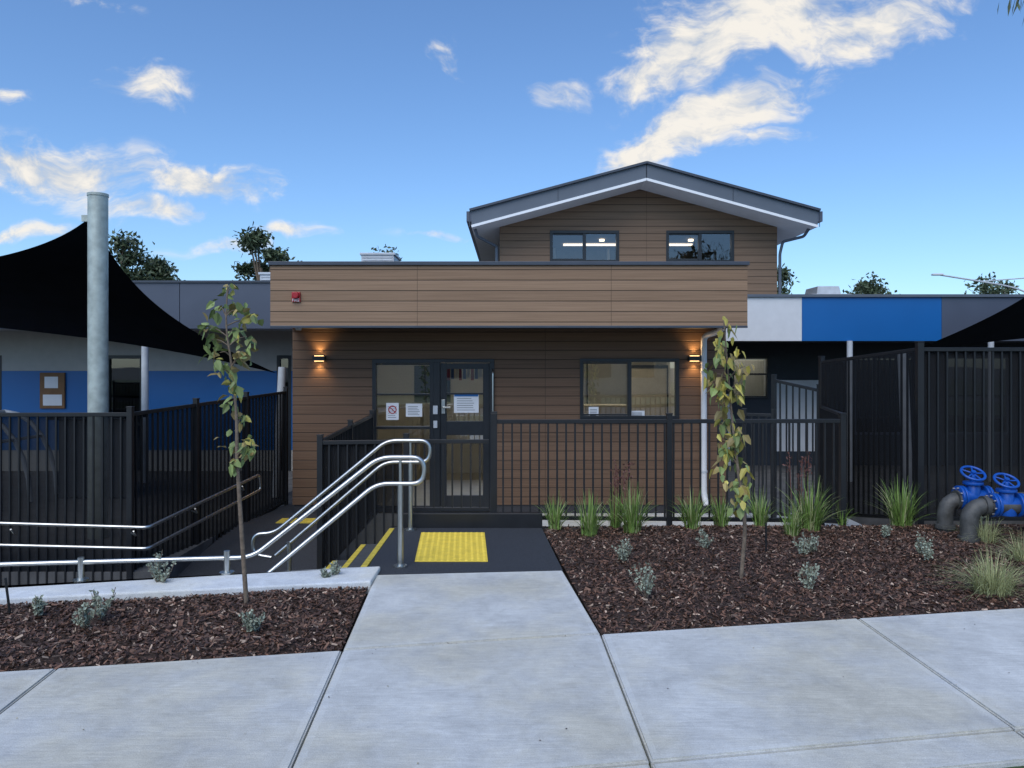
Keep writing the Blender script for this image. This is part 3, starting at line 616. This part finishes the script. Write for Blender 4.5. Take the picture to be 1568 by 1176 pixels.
# ---------------------------------------------------------------- trees
def leafquad(mb,c,d,s,L,W,m):
    n=d.cross(s).normalized()*W*.35
    mb.poly([c,c+d*L*.5+s*W+n,c+d*L,c+d*L*.5-s*W+n],m)
def rv():
    v=Vector((random.gauss(0,1),random.gauss(0,1),random.gauss(0,1))); return v.normalized()
def bigtree(name,base,top,cw,nleaf,ls,nclump=22,mat='euc',seed=1):
    random.seed(seed); par=empty(name); base=Vector(base); H=top-base.z
    tube('trunk',[base,base+Vector((.02*H,0,.35*H)),base+Vector((-.01*H,0,.75*H))],.03*H,'bark',par,fil=H*.1,radii=(1,.4),res=3)
    mb=MB()
    for k in range(nclump):
        t=random.random(); a=random.uniform(0,2*math.pi); zz=.35+.62*t
        rr=cw*math.sin(math.pi*min(1,(zz-.25)/.78))*.8*random.uniform(.25,1)
        c=base+Vector((rr*math.cos(a),rr*math.sin(a),zz*H)); R=cw*random.uniform(.18,.36)
        st_=base+Vector((0,0,H*max(.25,zz-.3)))
        if k%2==0: tube('limb',[st_,(st_+c)/2+Vector((0,0,-.03*H)),c],.010*H,'bark',par,fil=0,radii=(1,.3),res=2)
        for q in range(nleaf//nclump):
            p=c+Vector((random.gauss(0,.5)*R,random.gauss(0,.5)*R,random.gauss(0,.36)*R))
            leafquad(mb,p,rv(),rv(),ls*random.uniform(.6,1.4),ls*.3,0)
    mb.obj('crown',mat,par)
bigtree('eucalyptus_tree',(PX(402,60),60,-.9),PZ(345,60),3.0,8000,.42,nclump=30,seed=3)
bigtree('eucalyptus_tree',(PX(180,55),55,-.9),PZ(362,55),2.8,5600,.42,seed=5)
bigtree('eucalyptus_tree',(PX(243,62),62,-.9),PZ(398,62),2.6,4400,.42,seed=6)
bigtree('eucalyptus_tree',(PX(590,50),50,-.9),PZ(376,50),2.4,2600,.26,nclump=34,seed=8)
bigtree('eucalyptus_tree',(PX(455,64),64,-.9),PZ(390,64),1.8,2200,.3,seed=9)
bigtree('eucalyptus_tree',(PX(1196,60),60,-.9),PZ(412,60),1.8,2800,.4,seed=10)
bigtree('eucalyptus_tree',(PX(1330,80),80,-.9),PZ(430,80),3.6,3600,.5,seed=11)
bigtree('eucalyptus_tree',(PX(1522,70),70,-.9),PZ(424,70),3.2,3600,.45,seed=12)
bigtree('eucalyptus_tree',(PX(30,70),70,-.9),PZ(412,70),4.5,3000,.5,seed=13)
for k,x in enumerate((-22,-13,12,21)): bigtree('street_tree',(x,-18-2*(k%2),-.05),7+k%3,3.0,1800,.5,seed=20+k)
nh=empty('brick_house'); mb=MB(); mb.box(-11,9,-30,-22,-.05,2.9); mb.obj('walls','brick',nh)
mb=MB(); mb.hexa([(-11.6,-30.5,2.9),(9.6,-30.5,2.9),(9.6,-21.4,2.9),(-11.6,-21.4,2.9),(-7,-26.3,5),(5,-26.3,5),(5,-25.7,5),(-7,-25.7,5)]); mb.obj('roof','tile',nh)
mb=MB()
for x in (-9.5,-4.5,4,6.5): mb.box(x,x+1.6,-21.99,-21.95,.9,2.2)
mb.obj('windows','frame',nh); mb=MB(); mb.box(0,1,-21.99,-21.95,0,2.1); mb.obj('door','white',nh)
def sapling(name,pts,d,clumps,mats,weights,LS,droop,seed,n_each):
    random.seed(seed); par=empty(name)
    q=[]
    for i,(px,py) in enumerate(pts): q.append(P(px,py,d)+Vector((0,random.uniform(-.03,.03),0)))
    q[0].z=-.03
    tube('trunk',q,.0135,'bark',par,fil=.15,radii=(1.15,.35),res=4)
    mb=MB()
    for (px,py,r) in clumps:
        c=P(px,py,d)+Vector((0,random.uniform(-.12,.12),0))
        tr=None
        for i in range(len(q)-1):
            for t in (0,.25,.5,.75,1):
                z=q[i].lerp(q[i+1],t); s=abs((c.z-.06)-z.z)+.3*(z-c).length
                if tr is None or s<tr[0]: tr=(s,z)
        tube('twig',[tr[1],(tr[1]+c)/2+Vector((0,0,.02)),c],.0045,'bark',par,fil=.04,radii=(1,.5),res=2)
        R=r/F*d
        for k in range(n_each):
            p=c+Vector((random.gauss(0,.5)*R,random.gauss(0,.6)*R,random.gauss(0,.6)*R))
            dd=(rv()+Vector((0,0,-droop))).normalized(); ss=dd.cross(rv()).normalized()
            m=random.choices(range(len(mats)),weights)[0]; L=LS*random.uniform(.55,1.25)
            nn=dd.cross(ss); W=L*.33; cu_=random.uniform(.05,.35)
            a=p; b=p+dd*L*.3+ss*W+nn*W*.35; c2=p+dd*L*.72+ss*W*.7+nn*W*.25-Vector((0,0,L*cu_*.4)); t=p+dd*L-Vector((0,0,L*cu_)); e=p+dd*L*.72-ss*W*.7+nn*W*.25-Vector((0,0,L*cu_*.4)); f=p+dd*L*.3-ss*W+nn*W*.35; mm=p+dd*L*.5
            i=len(mb.v); mb.v+=[tuple(x) for x in (a,b,c2,t,e,f,mm)]
            for fc_ in ((0,1,6),(1,2,6),(2,3,6),(3,4,6),(4,5,6),(5,0,6)): mb.f.append(tuple(i+z for z in fc_)); mb.m.append(m)
    mb.obj('leaves',mats,par)
sapling('sapling_tree',[(380,922),(371,800),(363,700),(362,640),(357,560),(347,500),(350,438)],5.23,
 [(347,442,9),(335,470,16),(318,500,14),(325,520,12),(350,470,14),(365,475,14),(380,490,14),(375,515,15),(358,505,14),(340,540,15),(375,545,16),(388,540,10),(350,565,12),(360,595,12),(350,615,10),(370,590,8),(365,640,7),(352,680,14),(375,688,14),(360,705,10),(385,680,7)],
 ['leaf_g','leaf_o','leaf_y'],[.7,.2,.1],.070,.45,31,11)
sapling('sapling_tree',[(1133,884),(1141,800),(1128,710),(1122,640),(1114,560),(1109,490)],5.85,
 [(1110,500,10),(1107,525,14),(1100,550,15),(1118,545,15),(1137,560,14),(1090,572,15),(1110,580,17),(1132,590,16),(1102,605,13),(1124,620,16),(1120,650,16),(1110,675,15),(1130,680,14),(1120,710,16),(1137,715,12),(1125,740,16),(1142,750,13),(1128,765,12),(1110,692,10),(1097,590,11),(1118,600,14),(1126,660,12)],
 ['leaf_y','leaf_g','leaf_o'],[.42,.33,.25],.080,1.2,32,11)
mb=MB(); mb.cyl((PX(60,5.3),5.0,-.05),(PX(52,5.3),5.0,.22),.008); mb.obj('irrigation_stake','black')
mb=MB(); mb.cyl((PX(1173,6.6),6.6,-.05),(PX(1173,6.6),6.6,.25),.008); mb.obj('irrigation_stake','black')
# ---------------------------------------------------------------- planting
def tuft(name,px,py,n,h,spread,mat,seed,w=.006,droop=.5):
    random.seed(seed); d=EYE*F/(py-560); base=Vector((PX(px,d),d,0)); mb=MB()
    for k in range(n):
        a=random.uniform(0,2*math.pi); r=random.random()**.5*spread*.28; b=base+Vector((math.cos(a)*r,math.sin(a)*r,-.01))
        out=Vector((math.cos(a),math.sin(a),0)); lean=random.uniform(.08,1)**1.3*spread*random.uniform(.7,1.2); hh=h*random.uniform(.45,1.1)*(1-.25*lean/spread)
        sd=Vector((-out.y,out.x,0)); tw=random.uniform(-.6,.6); sd=(sd*math.cos(tw)+out*math.sin(tw))
        i=len(mb.v); S=6; mi=0 if random.random()<.84 else 1
        for s in range(S+1):
            t=s/S; p=b+out*lean*(t**1.8)+Vector((0,0,hh*(t-droop*.55*t**3*(lean/spread)))); ww=w*(1-t**2)*.5+.0004
            mb.v+=[tuple(p-sd*ww),tuple(p+sd*ww)]
        for s in range(S): mb.f.append((i+2*s,i+2*s+1,i+2*s+3,i+2*s+2)); mb.m.append(mi)
    mb.obj(name,[mat,'grass_y'])
g=[(850,808,100,.38,.22),(902,818,120,.45,.27),(968,814,160,.52,.29),(942,806,60,.42,.22),(1060,808,130,.42,.28),(1104,804,110,.38,.25),(1165,806,110,.42,.22),(1240,810,190,.56,.36),(1212,820,80,.38,.22),(1380,804,170,.52,.36),(1290,802,40,.25,.16)]
for i,(px,py,n,h,s) in enumerate(g): tuft('lomandra_grass',px,py,n,h,s,'grass',100+i,w=.010)
tuft('ornamental_grass',1508,832,260,.32,.30,'grass_y',140,w=.0035,droop=1.0)
tuft('ornamental_grass',1520,908,420,.33,.42,'grass_y',141,w=.0035,droop=1.1)
tuft('ornamental_grass',1566,862,220,.30,.32,'grass_y',142,w=.0035,droop=1.0)
def kpaw(px,py,n,h,seed):
    random.seed(seed); d=EYE*F/(py-560); base=Vector((PX(px,d),d,0)); par=empty('kangaroo_paw_plant'); mb=MB()
    for k in range(n):
        o=Vector((random.uniform(-.14,.14),random.uniform(-.1,.1),0)); top=base+o+Vector((random.uniform(-.05,.05),0,h*random.uniform(.7,1)))
        tube('stalk',[base+o*.4,(base+o*.6).lerp(top,.5),top],.004,'redleaf',par,fil=.05,res=2)
        for q in range(22):
            p=top+Vector((random.gauss(0,.016),random.gauss(0,.016),random.uniform(-.2,.03))); leafquad(mb,p,(rv()+Vector((0,0,.8))).normalized(),rv(),.04,.009,0)
    mb.obj('flowers','redleaf',par)
kpaw(942,806,6,.66,151); kpaw(1222,806,5,.72,152)
def shrub(px,py,h,n,seed,spread=.5):
    random.seed(seed); d=EYE*F/(py-560); base=Vector((PX(px,d),d,-.01)); par=empty('small_shrub'); mb=MB()
    for k in range(n):
        a=random.uniform(0,2*math.pi); le=random.uniform(0,spread)*h; top=base+Vector((math.cos(a)*le,math.sin(a)*le,h*random.uniform(.5,1)))
        tube('stem',[base,base.lerp(top,.5)+Vector((math.cos(a),math.sin(a),0))*le*.15,top],.0025,'bark',par,fil=.03,res=1)
        for q in range(18):
            t=random.uniform(.25,1); p=base.lerp(top,t); dd=(rv()+Vector((0,0,.5))).normalized(); leafquad(mb,p,dd,dd.cross(rv()).normalized(),.026*random.uniform(.7,1.2),.009,0)
    mb.obj('leaves','shrub',par)
S=[(955,860,.20,10),(990,915,.27,8),(1080,840,.17,8),(1240,905,.20,9),(1246,848,.22,8),(1228,850,.16,7),(1410,850,.18,9),(1420,858,.13,6),(1355,822,.13,6),(1500,800,.2,6),(60,942,.12,9),(130,962,.16,10),(155,948,.20,7),(246,897,.20,8),(238,888,.24,5),(385,968,.14,9),(512,885,.14,6),(500,890,.1,6),(1490,806,.2,5)]
for i,(px,py,h_,n) in enumerate(S): shrub(px,py,h_*1.05,n+4,200+i,.5)
random.seed(5); mb=MB()
for k in range(90):
    x=random.uniform(-3,4); yy=random.uniform(ff(x)+.05,fb(x)-.02)
    if random.random()<.5: yy=fb(x)-abs(random.gauss(0,.05))
    an=random.uniform(0,6.28); d=Vector((math.cos(an),math.sin(an),.1)); s=Vector((-math.sin(an),math.cos(an),.2)); L=random.uniform(.004,.014)
    leafquad(mb,Vector((x,yy,.004)),d,s,L,L*.3,random.choice((0,0,1)))
mb.obj('fallen_leaves',['chipA','leaf_o'])
# ---------------------------------------------------------------- backflow valve assembly
bv=empty('backflow_valve_assembly'); d=7.35
def pipe(name,pts,r,mat='pipegrey',fil=.12): return tube(name,pts,r,mat,bv,fil=fil,res=8)
z0=PZ(765,d)
x0=PX(1447,d); pipe('riser_pipe',[(x0,d,-.1),(x0,d,z0),(x0+.9,d+.02,z0)],.07,fil=.15)
d2=6.95; x1=PX(1484,d2); z2=PZ(775,d2); pipe('riser_pipe',[(x1,d2,-.1),(x1,d2,z2),(x1+1.1,d2,z2)],.075,fil=.15)
def valve(x,y,z,s=1.):
    b=MB(); bo=MB()
    for dx in (-.13,-.10,.10,.13): b.cyl((x+dx*s-.012,y,z),(x+dx*s+.012,y,z),.108*s,n=24)
    b.cyl((x-.13*s,y,z),(x+.13*s,y,z),.072*s,n=20)
    b.cyl((x,y,z-.09*s),(x,y,z+.13*s),.082*s,.056*s,n=20); b.cyl((x,y,z+.12*s),(x,y,z+.145*s),.085*s,n=20)
    b.cyl((x,y,z+.14*s),(x,y,z+.21*s),.028*s,n=12)
    for k in range(8):
        t=k*math.pi/4+.2
        for dx in (-.13,.13): bo.cyl((x+dx*s-.03,y+.088*s*math.cos(t),z+.088*s*math.sin(t)),(x+dx*s+.03,y+.088*s*math.cos(t),z+.088*s*math.sin(t)),.009,n=6)
    b.obj('valve_body','valveblue',bv,bevel=.003,smooth=True); bo.obj('bolts','bolt',bv)
    R=.098*s; c=Vector((x,y,z+.22*s)); ax=Vector((0,-.5,.85)).normalized(); u=Vector((1,0,0)); v=ax.cross(u)
    ring=[c+u*R*math.cos(t*math.pi/12)+v*R*math.sin(t*math.pi/12) for t in range(25)]
    tube('handwheel',ring,.012*s,'valveblue',bv,fil=0)
    for k in range(5):
        t=k*2*math.pi/5; tube('spoke',[c,c+u*R*math.cos(t)+v*R*math.sin(t)],.007*s,'valveblue',bv,fil=0)
    w=MB(); w.cyl(c-ax*.02,c+ax*.025,.022*s,n=12); w.obj('hub','valveblue',bv)
valve(PX(1490,d),d,z0+.02,1.05); valve(PX(1541,d2),d2,z2+.01,1.0); valve(PX(1600,d),d,z0,1.)
mb=MB()
for (x,y,z) in ((x0+.12,d,z0),(x1+.14,d2,z2)): mb.cyl((x-.02,y,z),(x+.02,y,z),.092,n=20)
mb.cyl((x0,d,.05),(x0,d,.09),.09,n=20); mb.cyl((x1,d2,.02),(x1,d2,.06),.095,n=20)
mb.obj('couplings','pipegrey',bv,smooth=True)
# ---------------------------------------------------------------- street light
sl=empty('street_lamp'); d=45
tube('pole',[P(1580,640,d),P(1580,450,d),P(1545,438,d),P(1440,421,d)],.05,'hvac',sl,fil=1.0,res=3)
tube('arm',[P(1500,431,d),P(1580,425,d)],.035,'hvac',sl,fil=0,res=3)
mb=MB(); a=P(1430,420.5,d); mb.box(a.x-.1,a.x+.5,d-.15,d+.15,a.z-.05,a.z+.06); mb.obj('head','white',sl,bevel=.03)
ov=empty('overhanging_gum_tree'); random.seed(77)
tube('trunk',[(7.5,5.5,-.05),(7.3,5.6,2.5),(6.6,5.8,4.2),(4.6,6.0,4.75)],.09,'bark',ov,fil=.6,radii=(1.2,.15))
mb=MB()
for k in range(60):
    c=P(1576,-18,6)+Vector((random.gauss(0.05,.06),random.gauss(0,.15),random.gauss(0,.05))); leafquad(mb,c,Vector((random.gauss(-.2,.2),random.gauss(0,.2),-1)).normalized(),rv(),.16*random.uniform(.6,1.1),.012,0)
for k in range(900):
    c=Vector((6.9,6.,4.9))+Vector((random.gauss(0,.6),random.gauss(0,.8),random.gauss(0,.4))); leafquad(mb,c,Vector((random.gauss(0,.3),random.gauss(0,.3),-1)).normalized(),rv(),.16,.014,0)
mb.obj('leaves','euc',ov)
# ---------------------------------------------------------------- world
SE,SR=math.radians(50),math.radians(200)
STR=.15
W=bpy.data.worlds.new('World'); sc.world=W; W.use_nodes=True; nt=W.node_tree; L=nt.links.new
try: W.cycles.sampling_method='NONE'
except Exception: pass
bg=nt.nodes['Background']; bg.inputs['Strength'].default_value=STR
sky=N(nt,'ShaderNodeTexSky'); sky.sky_type='NISHITA'; sky.sun_disc=False; sky.sun_elevation=SE; sky.sun_rotation=SR; sky.air_density=1.0; sky.dust_density=.7; sky.ozone_density=2.8; sky.altitude=0
tc=N(nt,'ShaderNodeTexCoord'); s=N(nt,'ShaderNodeSeparateXYZ'); L(tc.outputs['Generated'],s.inputs[0])
ay=math_(nt,'MAXIMUM',math_(nt,'ABSOLUTE',s.outputs[1]),.08)
u=math_(nt,'DIVIDE',s.outputs[0],ay); v=math_(nt,'DIVIDE',s.outputs[2],ay)
uv=N(nt,'ShaderNodeCombineXYZ'); L(u,uv.inputs[0]); L(v,uv.inputs[1])
wn=N(nt,'ShaderNodeTexNoise'); wn.noise_dimensions='2D'; wn.inputs['Scale'].default_value=6; wn.inputs['Detail'].default_value=3; L(uv.outputs[0],wn.inputs[0])
wv=N(nt,'ShaderNodeVectorMath'); wv.operation='SUBTRACT'; L(wn.outputs['Color'],wv.inputs[0]); wv.inputs[1].default_value=(.5,.5,.5)
wm=N(nt,'ShaderNodeVectorMath'); wm.operation='MULTIPLY_ADD'; L(wv.outputs[0],wm.inputs[0]); wm.inputs[1].default_value=(.13,.07,0); L(uv.outputs[0],wm.inputs[2])
blobs=[(60,262,240,54,2,1.05),(300,283,195,42,4,1.05),(225,322,155,22,3,.85),(40,352,170,20,-3,.7),
 (228,132,95,48,6,.78),(688,82,55,44,10,.70),(835,148,60,26,-8,.70),(12,150,50,28,0,.62),(350,380,120,15,-2,.68),(455,364,95,16,0,.74),(675,366,85,9,0,.6),
 (1060,70,180,95,-20,1.05),(1180,15,230,85,-5,1.1),(1320,40,200,62,-14,.9),(1090,180,225,62,-24,1.1),(985,232,130,50,-20,1.05),(980,115,110,48,-15,.9),(1190,205,100,22,-5,.6),(150,15,120,20,0,.45)]
mask=None
for (px,py,rx,ry,rot,st_) in blobs:
    mp=N(nt,'ShaderNodeMapping'); mp.vector_type='TEXTURE'; mp.inputs['Location'].default_value=((px-784)/F,(560-py)/F,0); mp.inputs['Rotation'].default_value=(0,0,math.radians(-rot)); mp.inputs['Scale'].default_value=(rx/F*1.25,ry/F*1.25,1)
    L(wm.outputs[0],mp.inputs[0]); ln=N(nt,'ShaderNodeVectorMath'); ln.operation='LENGTH'; L(mp.outputs[0],ln.inputs[0])
    o_=mrange(nt,ln.outputs['Value'],0,1,st_,0,True)
    mask=o_ if mask is None else math_(nt,'MAXIMUM',mask,o_)
m1=N(nt,'ShaderNodeMapping'); m1.inputs['Scale'].default_value=(7,17,1); m1.inputs['Rotation'].default_value=(0,0,math.radians(-16)); L(wm.outputs[0],m1.inputs[0])
n1=N(nt,'ShaderNodeTexNoise'); n1.noise_dimensions='2D'; n1.inputs['Scale'].default_value=1; n1.inputs['Detail'].default_value=7; n1.inputs['Roughness'].default_value=.58; L(m1.outputs[0],n1.inputs[0])
m2=N(nt,'ShaderNodeMapping'); m2.inputs['Scale'].default_value=(24,44,1); m2.inputs['Rotation'].default_value=(0,0,math.radians(-10)); L(wm.outputs[0],m2.inputs[0])
n2=N(nt,'ShaderNodeTexNoise'); n2.noise_dimensions='2D'; n2.inputs['Scale'].default_value=1; n2.inputs['Detail'].default_value=4; n2.inputs['Roughness'].default_value=.6; L(m2.outputs[0],n2.inputs[0])
nn=math_(nt,'ADD',math_(nt,'MULTIPLY',math_(nt,'SUBTRACT',n1.outputs[0],.5),1.7),math_(nt,'MULTIPLY',math_(nt,'SUBTRACT',n2.outputs[0],.5),.95))
dn=math_(nt,'ADD',mask,nn)
gate=math_(nt,'MINIMUM',math_(nt,'MULTIPLY',mask,3.0),1.0)
cl=math_(nt,'MULTIPLY',math_(nt,'MULTIPLY',mrange(nt,dn,.18,1.0,0,1,True),gate),.97)
hv=mrange(nt,math_(nt,'ADD',math_(nt,'MULTIPLY',n1.outputs[0],.6),math_(nt,'MULTIPLY',n2.outputs[0],.4)),.40,.58)
K=1/STR
cc=mixc(nt,hv,(.58*K,.63*K,.70*K,1),(.95*K,.90*K,.82*K,1))
tint=mixc(nt,1.0,sky.outputs[0],(.80,1.0,1.20,1),'MULTIPLY')
fin=mixc(nt,cl,tint,cc)
L(fin,bg.inputs['Color'])
sun=bpy.data.lights.new('sun','SUN'); sun.energy=2.2; sun.angle=math.radians(55); sun.color=(1,.96,.9)
so=bpy.data.objects.new('sun',sun); col.objects.link(so)
dv=Vector((math.sin(SR)*math.cos(SE),math.cos(SR)*math.cos(SE),math.sin(SE)))
so.rotation_euler=dv.to_track_quat('Z','Y').to_euler()
# ---------------------------------------------------------------- camera
cam=bpy.data.cameras.new('camera'); cam.sensor_width=36; cam.lens=36*F/1568; cam.shift_y=-28/1568; cam.clip_end=3000; cam.clip_start=.05
co=bpy.data.objects.new('camera',cam); co.location=(0,0,EYE); co.rotation_euler=(math.pi/2,0,0); col.objects.link(co); sc.camera=co
sc.view_settings.view_transform='Standard'; sc.view_settings.look='None'; sc.view_settings.exposure=0
